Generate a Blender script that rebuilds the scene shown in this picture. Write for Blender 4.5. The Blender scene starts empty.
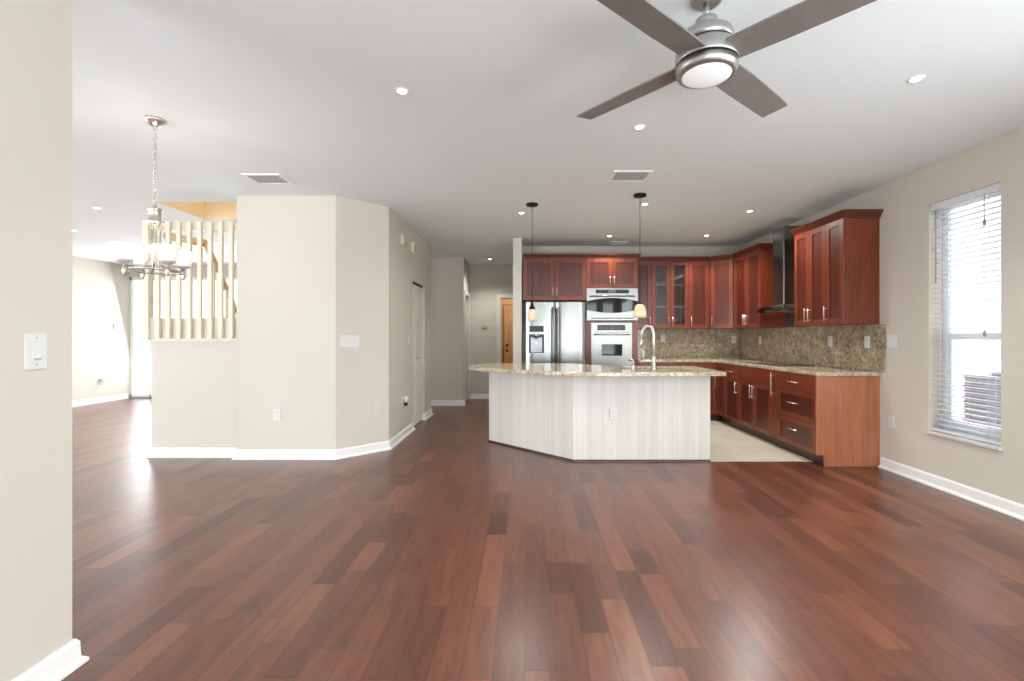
import bpy, math, random
from mathutils import Vector, Matrix
random.seed(7)
PI = math.pi
SC = bpy.context.scene
COL = SC.collection

# ------------------------------------------------------------------ camera, sky, big lights, exposure
H_CAM, F_PX, CEIL = 1.27, 475.0, 2.73
cd = bpy.data.cameras.new('camera'); cam = bpy.data.objects.new('camera', cd); COL.objects.link(cam)
cd.sensor_width = 36.0; cd.lens = F_PX / 1024 * 36.0
cd.shift_x = -14 / 1024; cd.shift_y = -4 / 1024
cam.location = (0, 0, H_CAM); cam.rotation_euler = (PI / 2, 0, 0)
cd.clip_start = 0.05
SC.camera = cam

w = bpy.data.worlds.new('sky'); SC.world = w; w.use_nodes = True
bg = w.node_tree.nodes['Background']
bg.inputs[0].default_value = (0.92, 0.96, 1.0, 1); bg.inputs[1].default_value = 3.4

def area(name, loc, rot, sx, sy, power, col=(1, 1, 1), spread=PI):
    l = bpy.data.lights.new(name, 'AREA'); l.shape = 'RECTANGLE'; l.size = sx; l.size_y = sy
    l.energy = power; l.color = col; l.spread = spread
    o = bpy.data.objects.new(name, l); COL.objects.link(o); o.location = loc; o.rotation_euler = rot
    return o
XL_ = -8.2
# daylight through the glazed openings behind the camera, of the dining side and of the entry, plus two added side fills
sl = bpy.data.lights.new('sun', 'SUN'); sl.energy = 7.0; sl.angle = .01; sl.color = (1, .97, .92)
so = bpy.data.objects.new('sun', sl); COL.objects.link(so); so.location = (0, 20, 20); so.rotation_euler = (-math.radians(32), 0, math.radians(-48))
area('daylight_rear_slider', (1.2, -2.05, 1.25), (PI / 2, 0, 0), 3.6, 2.2, 60, (0.84, 0.93, 1.0))
area('daylight_dining_slider', (-5.0, -2.05, 1.25), (PI / 2, 0, 0), 3.6, 2.2, 70, (0.88, 0.95, 1.0))
area('daylight_entry', (-6.05, 9.76, 1.25), (-PI / 2 + .25, 0, 0), 4.1, 2.2, 125, (0.95, 0.98, 1.0))
area('side_fill_dining', (XL_ + .05, 2.2, 1.4), (0, -PI / 2, 0), 1.8, 3.0, 150, (0.9, 0.96, 1.0))  # added fill before the solid dining wall, no window; brightens the right wall
area('side_fill_right', (3.4, .4, 1.4), (0, PI / 2, 0), 1.8, 2.4, 100, (0.9, 0.96, 1.0))  # added fill on the closed right wall, unseen; lights the foreground wall opposite

# added upward fills outside the rear openings to brighten the ceiling
area('ceiling_fill_rear', (1.2, -2.6, .1), (PI / 2 + .35, 0, 0), 4.5, 1.2, 160, (0.86, 0.94, 1.0))
area('ceiling_fill_dining', (-5.0, -2.6, .1), (PI / 2 + .5, 0, 0), 4.5, 1.2, 100, (0.88, 0.95, 1.0))
SC.view_settings.view_transform = 'Standard'; SC.view_settings.look = 'None'
SC.view_settings.exposure = 0.18; SC.view_settings.gamma = 1.0
SC.view_settings.use_curve_mapping = False

# ------------------------------------------------------------------ materials
def lin(r, g, b):
    f = lambda c: (c / 255 / 12.92) if c / 255 <= 0.04045 else ((c / 255 + 0.055) / 1.055) ** 2.4
    return (f(r), f(g), f(b), 1)

class NT:
    def __init__(s, name):
        s.m = bpy.data.materials.new(name); s.m.use_nodes = True
        s.t = s.m.node_tree; s.n = s.t.nodes; s.b = s.n['Principled BSDF']
    def node(s, typ, **kw):
        n = s.n.new(typ)
        for k, v in kw.items(): setattr(n, k, v)
        return n
    def link(s, a, b): s.t.links.new(a, b)
    def coord(s, scale=(1, 1, 1)):
        tc = s.node('ShaderNodeTexCoord'); mp = s.node('ShaderNodeMapping')
        mp.inputs['Scale'].default_value = scale
        s.link(tc.outputs['Object'], mp.inputs[0]); return mp.outputs[0]
    def noise(s, vec, scale, detail=3, rough=0.5):
        n = s.node('ShaderNodeTexNoise'); n.inputs['Scale'].default_value = scale
        n.inputs['Detail'].default_value = detail; n.inputs['Roughness'].default_value = rough
        s.link(vec, n.inputs['Vector']); return n.outputs[0]
    def ramp(s, fac, stops):
        r = s.node('ShaderNodeValToRGB'); e = r.color_ramp.elements
        while len(e) < len(stops): e.new(0.5)
        for i, (p, c) in enumerate(stops): e[i].position = p; e[i].color = c
        s.link(fac, r.inputs[0]); return r.outputs[0]
    def math(s, op, a, b=None, c=None):
        n = s.node('ShaderNodeMath', operation=op)
        for i, v in enumerate((a, b, c)):
            if v is None: continue
            if isinstance(v, (int, float)): n.inputs[i].default_value = v
            else: s.link(v, n.inputs[i])
        return n.outputs[0]
    def mix(s, fac, a, b, blend='MIX'):
        n = s.node('ShaderNodeMix', data_type='RGBA', blend_type=blend)
        for i, v in ((0, fac), (6, a), (7, b)):
            if isinstance(v, (int, float)): n.inputs[i].default_value = v
            elif isinstance(v, tuple): n.inputs[i].default_value = v
            else: s.link(v, n.inputs[i])
        return n.outputs[2]
    def bump(s, h, strength=0.1, dist=0.01):
        n = s.node('ShaderNodeBump'); n.inputs['Strength'].default_value = strength; n.inputs['Distance'].default_value = dist
        s.link(h, n.inputs['Height']); s.link(n.outputs[0], s.b.inputs['Normal'])

def plain(name, rgb, rough=0.5, metal=0.0, var=0.03, scale=8, spec=0.5, emit=None):
    t = NT(name); b = t.b
    c = lin(*rgb)
    nz = t.noise(t.coord(), scale, 2)
    lo = tuple(x * (1 - var) for x in c[:3]) + (1,); hi = tuple(min(1, x * (1 + var)) for x in c[:3]) + (1,)
    t.link(t.ramp(nz, [(0.3, lo), (0.7, hi)]), b.inputs['Base Color'])
    b.inputs['Roughness'].default_value = rough; b.inputs['Metallic'].default_value = metal
    b.inputs['Specular IOR Level'].default_value = spec
    if emit:
        b.inputs['Emission Color'].default_value = tuple(emit[0]) + (1,); b.inputs['Emission Strength'].default_value = emit[1]
    return t.m

def wood(name, dark, light, rough=0.32, axis='z', coat=0.15):
    t = NT(name)
    sc = {'z': (26, 26, 1.6), 'x': (1.6, 26, 26), 'y': (26, 1.6, 26)}[axis]
    v = t.coord(sc); a = t.noise(v, 1.0, 5, 0.6)
    b2 = t.noise(t.coord((2.2, 2.2, 2.2)), 1.0, 2)
    f = t.math('ADD', t.math('MULTIPLY', a, 0.7), t.math('MULTIPLY', b2, 0.3))
    t.link(t.ramp(f, [(0.33, lin(*dark)), (0.66, lin(*light))]), t.b.inputs['Base Color'])
    t.b.inputs['Roughness'].default_value = rough
    t.b.inputs['Coat Weight'].default_value = coat; t.b.inputs['Coat Roughness'].default_value = 0.15
    return t.m

def steel(name, rgb=(196, 196, 194), rough=0.28, brush=(1, 1, 60)):
    t = NT(name)
    nz = t.noise(t.coord(brush), 3.0, 3)
    c = lin(*rgb)
    t.link(t.ramp(nz, [(0.3, tuple(x * 0.9 for x in c[:3]) + (1,)), (0.7, c)]), t.b.inputs['Base Color'])
    t.b.inputs['Metallic'].default_value = 1.0; t.b.inputs['Roughness'].default_value = rough
    return t.m

def granite(name, stops, rough=0.12):
    t = NT(name); v = t.coord()
    n1 = t.noise(v, 28, 5, 0.8); n2 = t.noise(v, 9, 3, 0.6)
    f = t.math('ADD', t.math('MULTIPLY', n1, 0.75), t.math('MULTIPLY', n2, 0.25))
    base = t.ramp(f, stops)
    vo = t.node('ShaderNodeTexVoronoi'); vo.inputs['Scale'].default_value = 75; t.link(v, vo.inputs['Vector'])
    sp = t.ramp(vo.outputs['Distance'], [(0.16, (1, 1, 1, 1)), (0.26, (0, 0, 0, 1))])
    nn = t.ramp(t.noise(v, 16, 2), [(0.5, (0, 0, 0, 1)), (0.62, (1, 1, 1, 1))])
    k = t.mix(1.0, sp, nn, 'MULTIPLY')
    t.link(t.mix(k, base, lin(62, 48, 40)), t.b.inputs['Base Color'])
    t.b.inputs['Roughness'].default_value = rough
    return t.m

def floor_wood():
    t = NT('wide plank cherry floor'); tc = t.node('ShaderNodeTexCoord')
    sp = t.node('ShaderNodeSeparateXYZ'); t.link(tc.outputs['Object'], sp.inputs[0])
    X, Y = sp.outputs[0], sp.outputs[1]
    W = 0.1215
    xr = t.math('DIVIDE', t.math('ADD', X, 0.005 + 200 * W), W)
    row = t.math('FLOOR', xr); fx = t.math('FRACT', xr)
    wn = t.node('ShaderNodeTexWhiteNoise', noise_dimensions='1D'); t.link(row, wn.inputs['W'])
    wn2 = t.node('ShaderNodeTexWhiteNoise', noise_dimensions='1D'); t.link(t.math('ADD', row, 77.7), wn2.inputs['W'])
    L = t.math('ADD', t.math('MULTIPLY', wn2.outputs[0], 0.42), 0.42)
    yr = t.math('DIVIDE', t.math('ADD', Y, t.math('MULTIPLY_ADD', wn.outputs[0], 3.0, 50.0)), L)
    # uneven plank lengths: warp the running coordinate
    yw = t.math('ADD', yr, t.math('MULTIPLY', t.math('SINE', t.math('MULTIPLY', yr, 2.1)), 0.28))
    idx = t.math('FLOOR', yw); fy = t.math('FRACT', yw)
    cv = t.node('ShaderNodeCombineXYZ'); t.link(row, cv.inputs[0]); t.link(idx, cv.inputs[1])
    pn = t.node('ShaderNodeTexWhiteNoise', noise_dimensions='2D'); t.link(cv.outputs[0], pn.inputs['Vector'])
    plank = t.ramp(pn.outputs[0], [(0.0, lin(82, 47, 37)), (0.18, lin(98, 57, 44)), (0.5, lin(108, 64, 49)), (0.82, lin(118, 71, 54)), (1.0, lin(130, 79, 60))])
    # grain runs along the plank, shifted plank by plank
    gv = t.node('ShaderNodeCombineXYZ')
    t.link(t.math('MULTIPLY', X, 30), gv.inputs[0]); t.link(t.math('MULTIPLY', Y, 3.2), gv.inputs[1]); t.link(t.math('MULTIPLY', pn.outputs[0], 40), gv.inputs[2])
    g = t.noise(gv.outputs[0], 1.0, 5, 0.65)
    gr = t.ramp(g, [(0.3, (0.68, 0.66, 0.65, 1)), (0.7, (1.2, 1.18, 1.16, 1))])
    c = t.mix(1.0, plank, gr, 'MULTIPLY')
    ex = t.math('MULTIPLY', t.math('MINIMUM', fx, t.math('SUBTRACT', 1.0, fx)), W)
    ey = t.math('MULTIPLY', t.math('MINIMUM', fy, t.math('SUBTRACT', 1.0, fy)), L)
    e = t.math('MINIMUM', ex, ey)
    gap = t.math('LESS_THAN', e, 0.0011)
    c = t.mix(gap, c, lin(58, 32, 26))
    t.link(c, t.b.inputs['Base Color'])
    rr = t.math('MULTIPLY_ADD', t.noise(tc.outputs['Object'], 3.0, 3), 0.03, 0.28)
    t.link(rr, t.b.inputs['Roughness'])
    t.b.inputs['Specular IOR Level'].default_value = 0.7
    return t.m

def tile():
    t = NT('beige floor tile'); v = t.coord()
    b = t.node('ShaderNodeTexBrick'); t.link(v, b.inputs['Vector'])
    b.inputs['Scale'].default_value = 1.0; b.inputs['Brick Width'].default_value = 0.61; b.inputs['Row Height'].default_value = 0.305
    b.inputs['Mortar Size'].default_value = 0.003
    b.inputs['Color1'].default_value = lin(216, 210, 194); b.inputs['Color2'].default_value = lin(206, 199, 182); b.inputs['Mortar'].default_value = lin(178, 172, 158)
    n = t.ramp(t.noise(v, 5, 4), [(0.3, (0.93, 0.93, 0.93, 1)), (0.7, (1, 1, 1, 1))])
    t.link(t.mix(1.0, b.outputs[0], n, 'MULTIPLY'), t.b.inputs['Base Color']); t.b.inputs['Roughness'].default_value = 0.35
    return t.m

def reeded():
    t = NT('pale vertical grain laminate'); v = t.coord((70, 70, 0.6))
    a = t.noise(v, 1.0, 3, 0.6); b = t.noise(t.coord((9, 9, 0.15)), 1.0, 2)
    f = t.math('ADD', t.math('MULTIPLY', a, 0.6), t.math('MULTIPLY', b, 0.4))
    t.link(t.ramp(f, [(0.32, lin(206, 202, 196)), (0.6, lin(226, 223, 218))]), t.b.inputs['Base Color'])
    t.b.inputs['Roughness'].default_value = 0.4
    return t.m

def paint(name, rgb, rough=0.6):
    t = NT(name); c = lin(*rgb); v = t.coord()
    n = t.noise(v, 1.3, 2)
    t.link(t.ramp(n, [(0.3, tuple(x * 0.985 for x in c[:3]) + (1,)), (0.7, c)]), t.b.inputs['Base Color'])
    t.b.inputs['Roughness'].default_value = rough; t.b.inputs['Specular IOR Level'].default_value = 0.3
    t.bump(t.noise(v, 90, 3), 0.05, 0.003)
    return t.m

def glassy(name, tint=(1, 1, 1), gloss=0.1, rough=0.02):
    t = NT(name); t.n.remove(t.b)
    tr = t.node('ShaderNodeBsdfTransparent'); tr.inputs[0].default_value = tint + (1,)
    gl = t.node('ShaderNodeBsdfGlossy'); gl.inputs['Roughness'].default_value = rough
    lw = t.node('ShaderNodeLayerWeight'); lw.inputs[0].default_value = 0.35
    mx = t.node('ShaderNodeMixShader')
    f = t.math('MULTIPLY_ADD', lw.outputs['Fresnel'], 0.6, gloss); t.link(f, mx.inputs[0])
    t.link(tr.outputs[0], mx.inputs[1]); t.link(gl.outputs[0], mx.inputs[2])
    t.link(mx.outputs[0], t.n['Material Output'].inputs[0])
    return t.m

def frosted(name, rgb, emit, strength):
    t = NT(name); b = t.b
    n = t.noise(t.coord(), 14, 2)
    c = lin(*rgb)
    t.link(t.ramp(n, [(0.3, tuple(x * 0.94 for x in c[:3]) + (1,)), (0.7, c)]), b.inputs['Base Color'])
    b.inputs['Roughness'].default_value = 0.3
    b.inputs['Emission Color'].default_value = emit + (1,); b.inputs['Emission Strength'].default_value = strength
    return t.m

M = {}
M['wall'] = paint('warm beige wall paint', (210, 205, 193))
M['tan'] = paint('tan stairwell paint', (232, 214, 182))
M['ceiling'] = paint('cool white ceiling paint', (234, 241, 243), 0.8)
M['white'] = paint('white trim paint', (240, 240, 238), 0.35)
M['rail'] = paint('cream railing paint', (228, 220, 202), 0.4)
M['handrail'] = wood('honey handrail wood', (196, 164, 124), (216, 186, 146), 0.4, 'y')
M['floor'] = floor_wood(); M['tile'] = tile(); M['panel'] = reeded()
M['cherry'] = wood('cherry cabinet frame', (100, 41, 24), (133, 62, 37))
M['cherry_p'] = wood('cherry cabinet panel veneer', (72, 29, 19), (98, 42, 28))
M['cherry_h'] = wood('cherry cabinet crown', (78, 31, 20), (108, 47, 31), 0.32, 'y')
M['cherry_e'] = wood('light cherry end veneer', (156, 95, 64), (186, 117, 82), 0.4)
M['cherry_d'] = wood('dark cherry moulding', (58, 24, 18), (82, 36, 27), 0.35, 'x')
M['granite'] = granite('speckled gold granite', [(0.34, lin(118, 98, 78)), (0.46, lin(174, 158, 132)), (0.56, lin(204, 193, 168)), (0.7, lin(226, 219, 202))])
M['splash'] = granite('shade darkened gold granite', [(0.36, lin(96, 82, 66)), (0.46, lin(152, 136, 112)), (0.54, lin(178, 163, 138)), (0.66, lin(212, 200, 178))])  # same stone as the counter, under-cabinet shade put into its colour
M['steel'] = steel('brushed stainless steel', (166, 166, 164), 0.32); M['steelv'] = steel('brushed stainless steel, fridge doors', (158, 160, 157), 0.24, (60, 60, 1))
M['steel_d'] = steel('dark brushed steel', (134, 134, 134), 0.22, (60, 60, 1))
M['nickel'] = steel('satin nickel', (222, 217, 208), 0.34, (30, 30, 30))
M['nickel_f'] = steel('brushed nickel fan body', (188, 187, 184), 0.4, (1, 1, 60))
M['blade'] = plain('taupe grey fan blade', (126, 122, 118), 0.45, 0, 0.06, 20)
M['black'] = plain('black gloss plastic', (16, 16, 17), 0.2)
M['blackglass'] = plain('black oven glass', (14, 15, 15), 0.05)
M['bronze'] = plain('dark bronze metal', (30, 26, 24), 0.35, 0.6)
M['plastic'] = plain('white plastic', (222, 222, 218), 0.4)
M['plastic_s'] = plain('grey plastic slots', (150, 148, 144), 0.5)
M['socket'] = plain('off white receptacle', (212, 211, 206), 0.4)
M['painted'] = plain('wall coloured plate', (212, 206, 192), 0.5)
M['beige'] = plain('cream plastic', (222, 214, 190), 0.5)
M['cream'] = frosted('cream glass shade', (232, 220, 182), (1.0, 0.9, 0.68), 0.06)
M['opal'] = frosted('lit opal glass shade', (245, 240, 230), (1.0, 0.95, 0.87), 0.3)
M['lilac'] = plain('pale lilac glass', (206, 192, 206), 0.25)
M['opal_fan'] = frosted('white opal diffuser', (226, 229, 232), (.95, .98, 1.0), 0.28)
M['lens'] = frosted('lit downlight lens', (255, 255, 255), (1.0, 0.97, 0.92), 14.0)
M['glass'] = glassy('window glass', (0.97, 0.98, 0.98), 0.03)
M['cabglass'] = glassy('clear cabinet glass', (0.82, 0.86, 0.84), 0.10, 0.04)
M['hoodglass'] = glassy('smoked hood glass', (0.35, 0.38, 0.38), 0.2, 0.03)
def slat_mat():
    t = NT('white faux wood slat'); c = lin(242, 243, 245)
    t.link(t.ramp(t.noise(t.coord((2, 40, 40)), 1.0, 2), [(0.3, tuple(x * .97 for x in c[:3]) + (1,)), (0.7, c)]), t.b.inputs['Base Color'])
    t.b.inputs['Roughness'].default_value = .45
    tl = t.node('ShaderNodeBsdfTranslucent'); tl.inputs[0].default_value = c
    mx = t.node('ShaderNodeMixShader'); mx.inputs[0].default_value = .4
    t.link(t.b.outputs[0], mx.inputs[1]); t.link(tl.outputs[0], mx.inputs[2]); t.link(mx.outputs[0], t.n['Material Output'].inputs[0])
    return t.m
M['slat'] = slat_mat()
M['sash'] = plain('pale grey window vinyl', (226, 232, 238), 0.4)
M['marble'] = plain('white marble sill', (214, 212, 208), 0.25, 0, 0.06, 12)
M['ac'] = plain('flare lightened condenser sheet', (150, 146, 166), 0.5)  # casing and grille lightened, exposure flare put into their colours
M['ac_d'] = plain('dark condenser grille', (118, 114, 130), 0.5)
M['ground'] = plain('pale concrete ground', (214, 212, 206), 0.8, 0, 0.08, 4)
M['doorwood'] = plain('tan painted entry door', (206, 176, 138), 0.45)
M['hallroom'] = paint('warm tan room paint', (214, 180, 140))
M['hdoor'] = plain('grey white door paint', (222, 222, 214), 0.45)
M['hcasing'] = paint('white casing paint', (226, 226, 216), 0.4)
M['brass'] = steel('dark bronze lock', (70, 56, 44), 0.35)

# ------------------------------------------------------------------ mesh builder
class MB:
    def __init__(s, M4=None): s.v = []; s.f = []; s.sm = []; s.M = M4 or Matrix.Identity(4)
    def add(s, vs, fs, smooth=False):
        b = len(s.v)
        s.v += [s.M @ Vector(p) for p in vs]
        s.f += [tuple(b + i for i in f) for f in fs]; s.sm += [smooth] * len(fs); return s
    def box(s, x0, y0, z0, x1, y1, z1):
        x0, x1 = min(x0, x1), max(x0, x1); y0, y1 = min(y0, y1), max(y0, y1); z0, z1 = min(z0, z1), max(z0, z1)
        return s.add([(x0, y0, z0), (x1, y0, z0), (x1, y1, z0), (x0, y1, z0), (x0, y0, z1), (x1, y0, z1), (x1, y1, z1), (x0, y1, z1)],
                     [(0, 3, 2, 1), (4, 5, 6, 7), (0, 1, 5, 4), (1, 2, 6, 5), (2, 3, 7, 6), (3, 0, 4, 7)])
    def prism(s, poly, z0, z1):
        a = sum(poly[i][0] * poly[(i + 1) % len(poly)][1] - poly[(i + 1) % len(poly)][0] * poly[i][1] for i in range(len(poly)))
        if a < 0: poly = poly[::-1]
        n = len(poly)
        return s.add([(x, y, z0) for x, y in poly] + [(x, y, z1) for x, y in poly],
                     [tuple(range(n))[::-1], tuple(range(n, 2 * n))] + [(i, (i + 1) % n, n + (i + 1) % n, n + i) for i in range(n)])
    def lathe(s, prof, c=(0, 0, 0), n=28, cap=True):          # prof: (radius, z) from bottom to top
        vs = []; fs = []
        for r, z in prof:
            for k in range(n):
                a = 2 * PI * k / n; vs.append((c[0] + r * math.cos(a), c[1] + r * math.sin(a), c[2] + z))
        for i in range(len(prof) - 1):
            for k in range(n):
                k2 = (k + 1) % n; fs.append((i * n + k, i * n + k2, (i + 1) * n + k2, (i + 1) * n + k))
        s.add(vs, fs, True)
        if cap:
            b = len(s.v) - len(vs)
            for ring, rev in ((0, True), (len(prof) - 1, False)):
                if prof[ring][0] > 1e-5:
                    idx = [b + ring * n + k for k in range(n)]
                    s.f.append(tuple(idx[::-1] if rev else idx)); s.sm.append(False)
        return s
    def tube(s, pts, r, n=10, closed=False):
        pts = [Vector(p) for p in pts]; N = len(pts); vs = []; fs = []; up = None
        for i, p in enumerate(pts):
            a = pts[(i - 1) % N] if (closed or i > 0) else p
            b = pts[(i + 1) % N] if (closed or i < N - 1) else p
            d = (b - a).normalized()
            if up is None: up = d.orthogonal().normalized()
            up = (up - d * up.dot(d)).normalized(); sd = d.cross(up)
            rr = r[i] if isinstance(r, (list, tuple)) else r
            for k in range(n):
                t = 2 * PI * k / n; vs.append(p + up * math.cos(t) * rr + sd * math.sin(t) * rr)
        for i in range(N if closed else N - 1):
            j = (i + 1) % N
            for k in range(n):
                k2 = (k + 1) % n; fs.append((i * n + k, i * n + k2, j * n + k2, j * n + k))
        if not closed: fs += [tuple(range(n))[::-1], tuple((N - 1) * n + k for k in range(n))]
        return s.add(vs, fs, True)
    def strip(s, pts, prof, side=1, pre=None, post=None, closed=False):
        # sweeps an open profile of (outward offset, z) along a floor polyline; side=+1 means outward is to the right of travel
        pts = [Vector((p[0], p[1])) for p in pts]; N = len(pts); rows = []
        for i, p in enumerate(pts):
            a = pts[i - 1] if i > 0 else (Vector(pre) if pre else None)
            b = pts[i + 1] if i < N - 1 else (Vector(post) if post else None)
            d1 = (p - a).normalized() if a is not None else None; d2 = (b - p).normalized() if b is not None else None
            d1 = d1 or d2; d2 = d2 or d1
            n1 = Vector((d1.y, -d1.x)) * side; n2 = Vector((d2.y, -d2.x)) * side
            m = (n1 + n2).normalized(); m = m / max(0.3, m.dot(n1))
            rows.append([(p.x + m.x * o, p.y + m.y * o, z) for o, z in prof])
        k = len(prof); vs = [q for r in rows for q in r]; fs = []
        for i in range(N - 1):
            for j in range(k):
                j2 = (j + 1) % k
                fs.append((i * k + j, (i + 1) * k + j, (i + 1) * k + j2, i * k + j2))
        fs += [tuple(range(k)), tuple((N - 1) * k + j for j in range(k))[::-1]]
        return s.add(vs, fs)

def setp(o, label=None, cat=None, group=None, kind=None):
    if label: o['label'] = label
    if cat: o['category'] = cat
    if group: o['group'] = group
    if kind: o['kind'] = kind
    return o
def root_of(o):
    while o.parent: o = o.parent
    return o
def thing(name, label, cat, loc=(0, 0, 0), rz=0, group=None):
    o = bpy.data.objects.new(name, None); COL.objects.link(o); o.location = loc; o.rotation_euler = (0, 0, rz)
    o.empty_display_size = 0.1
    return setp(o, label, cat, group)
def obj(name, mb, mat, parent=None, origin=None, bevel=0, local=False, label=None, fix=True):
    # world-space builder coordinates are moved to the frame of the thing's base unless local
    me = bpy.data.meshes.new(name)
    if parent is not None and not local: org = Vector(root_of(parent).location)
    else: org = Vector(origin) if origin is not None else Vector((0, 0, 0))
    me.from_pydata([tuple(v - org) for v in mb.v], [], mb.f)
    for p, sm in zip(me.polygons, mb.sm): p.use_smooth = sm
    me.validate(); me.update()
    if fix:
        import bmesh
        bm = bmesh.new(); bm.from_mesh(me); bmesh.ops.recalc_face_normals(bm, faces=bm.faces); bm.to_mesh(me); bm.free()
    me.materials.append(mat)
    o = bpy.data.objects.new(name, me); COL.objects.link(o)
    if parent is not None: o.parent = parent
    elif origin is not None: o.location = org
    if bevel:
        md = o.modifiers.new('edge', 'BEVEL'); md.width = bevel; md.segments = 2; md.limit_method = 'ANGLE'; md.angle_limit = 0.6
    if label: o['label'] = label
    return o
def struct(name, mb, mat, label, cat, parent=None, **k):
    o = obj(name, mb, mat, parent, **k)
    return setp(o, label, cat, None, 'structure') if parent is None else o
def copy_tree(o, parent=None):
    c = o.copy(); COL.objects.link(c); c.parent = parent
    for ch in list(o.children): copy_tree(ch, c)
    return c

# ------------------------------------------------------------------ shell
YB, XL = -2.0, -8.2
XR = 3.456
struct('floor', MB().box(XL - .15, YB - .15, -.12, XR + .15, 11.75, 0), M['floor'], 'dark red plank wood floor running through the open room', 'floor')
struct('floor_kitchen', MB().prism([(-.06, 6.3), (.2, 6.0), (.75, 5.35), (.75, 4.83), (XR, 4.83), (XR, 7.7), (-.06, 7.7)], 0.0, .004), M['tile'], 'beige tile floor of the kitchen between island and cabinets', 'floor')
# ceiling with the stairwell hole
hx0, hx1, hy0, hy1 = -4.02, -2.0, 5.16, 5.94
cb = MB()
cb.box(XL - .15, YB - .15, CEIL, XR + .15, hy0, CEIL + .12); cb.box(XL - .15, hy1, CEIL, XR + .15, 11.75, CEIL + .12)
cb.box(XL - .15, hy0, CEIL, hx0, hy1, CEIL + .12); cb.box(hx1, hy0, CEIL, XR + .15, hy1, CEIL + .12)
struct('ceiling', cb, M['ceiling'], 'flat white ceiling with recessed lights', 'ceiling')
sw = MB()
sw.box(hx0 - .1, hy0 - .1, CEIL + .12, hx1 + .1, hy0, 4.4).box(hx0 - .1, hy1, CEIL + .12, hx1 + .1, hy1 + .1, 4.4)
sw.box(hx0 - .1, hy0, CEIL + .12, hx0, hy1, 4.4).box(hx1, hy0, CEIL + .12, hx1 + .1, hy1, 4.4).box(hx0 - .1, hy0 - .1, 4.4, hx1 + .1, hy1 + .1, 4.5)
sw.box(hx0 + .001, hy1 - .012, CEIL, hx1, hy1, CEIL + .13).box(hx0 + .001, hy0 + .001, CEIL, hx0 + .012, hy1 - .012, CEIL + .13)
struct('wall_stairwell', sw, M['tan'], 'tan stairwell wall seen through the opening above the stair railing', 'wall')

wy0, wy1, wz0, wz1 = 3.456, 4.073, .46, 2.40
rw = MB()
rw.box(XR, YB, 0, XR + .15, wy0, CEIL).box(XR, wy1, 0, XR + .15, 7.82, CEIL).box(XR, wy0, 0, XR + .15, wy1, wz0).box(XR, wy0, wz1, XR + .15, wy1, CEIL)
struct('wall_right', rw, M['wall'], 'pale beige wall with the tall blinds window', 'wall')
struct('wall_kitchen', MB().box(-.065, 7.7, 0, XR, 7.82, CEIL), M['wall'], 'kitchen wall behind the refrigerator and upper cabinets', 'wall')
struct('wall_partition', MB().box(-.193, 7.05, 0, -.065, 7.82, CEIL), M['wall'], 'narrow end of the partition wall beside the refrigerator', 'wall')
struct('wall_left', MB().box(-1.75 - .13, YB, 0, -1.75, 1.832, CEIL), M['wall'], 'foreground beige wall end with a white dimmer', 'wall')
# stair and closet block
fb = MB().prism([(-2.995, 4.92), (-1.971, 4.92), (-1.545, 5.346), (-1.545, 6.47), (-1.665, 6.47), (-1.665, 5.395), (-2.02, 5.04), (-2.995, 5.04)], 0, CEIL)
fb.box(-1.665, 6.47, 2.035, -1.545, 7.24, CEIL).box(-1.665, 7.24, 0, -1.545, 7.72, CEIL)
fb.box(-3.1, 7.6, 0, -1.665, 7.72, CEIL).box(-3.1, 5.95, 0, -2.98, 7.6, CEIL)
struct('wall_closet', fb, M['wall'], 'beige angled closet wall block in the middle of the room', 'wall')
struct('wall_stairs', MB().box(-3.94, 5.0, 0, -2.995, 5.12, 1.205).box(-3.94, 4.985, 1.205, -2.995, 5.135, 1.225), M['wall'], 'beige half wall under the cream stair railing', 'wall')
struct('wall_hall', MB().box(-3.94, 8.75, 0, -1.148, 8.87, CEIL).box(-1.268, 8.87, 0, -1.148, 8.93, CEIL).box(-1.268, 9.62, 0, -1.148, 9.7, CEIL).box(-1.268, 8.93, 2.06, -1.148, 9.62, CEIL), M['wall'], 'hall wall with a white cased doorway around its corner', 'wall')
struct('wall_back', MB().box(-1.268, 9.7, 0, -.523, 9.82, CEIL).box(.29, 9.7, 0, .95, 9.82, CEIL).box(-.523, 9.7, 2.06, .29, 9.82, CEIL).box(.83, 7.82, 0, .95, 9.7, CEIL), M['wall'], 'hall end wall with the open doorway to the tan room', 'wall')
er = MB().box(-.75, 11.5, 0, -.56, 11.62, CEIL).box(.3, 11.5, 0, .95, 11.62, CEIL).box(-.56, 11.5, 2.04, .3, 11.62, CEIL)
er.box(-.6, 11.605, 0, .35, 11.64, 2.1)
er.box(-.87, 9.82, 0, -.75, 11.62, CEIL).box(.95, 9.82, 0, 1.07, 11.62, CEIL)
struct('wall_entry', er, M['hallroom'], 'warm tan wall of the small room beyond the hall doorway', 'wall')
struct('wall_dining', MB().box(XL - .15, YB, 0, XL, 9.95, CEIL), M['wall'], 'far white lit wall of the dining side', 'wall')
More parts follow.
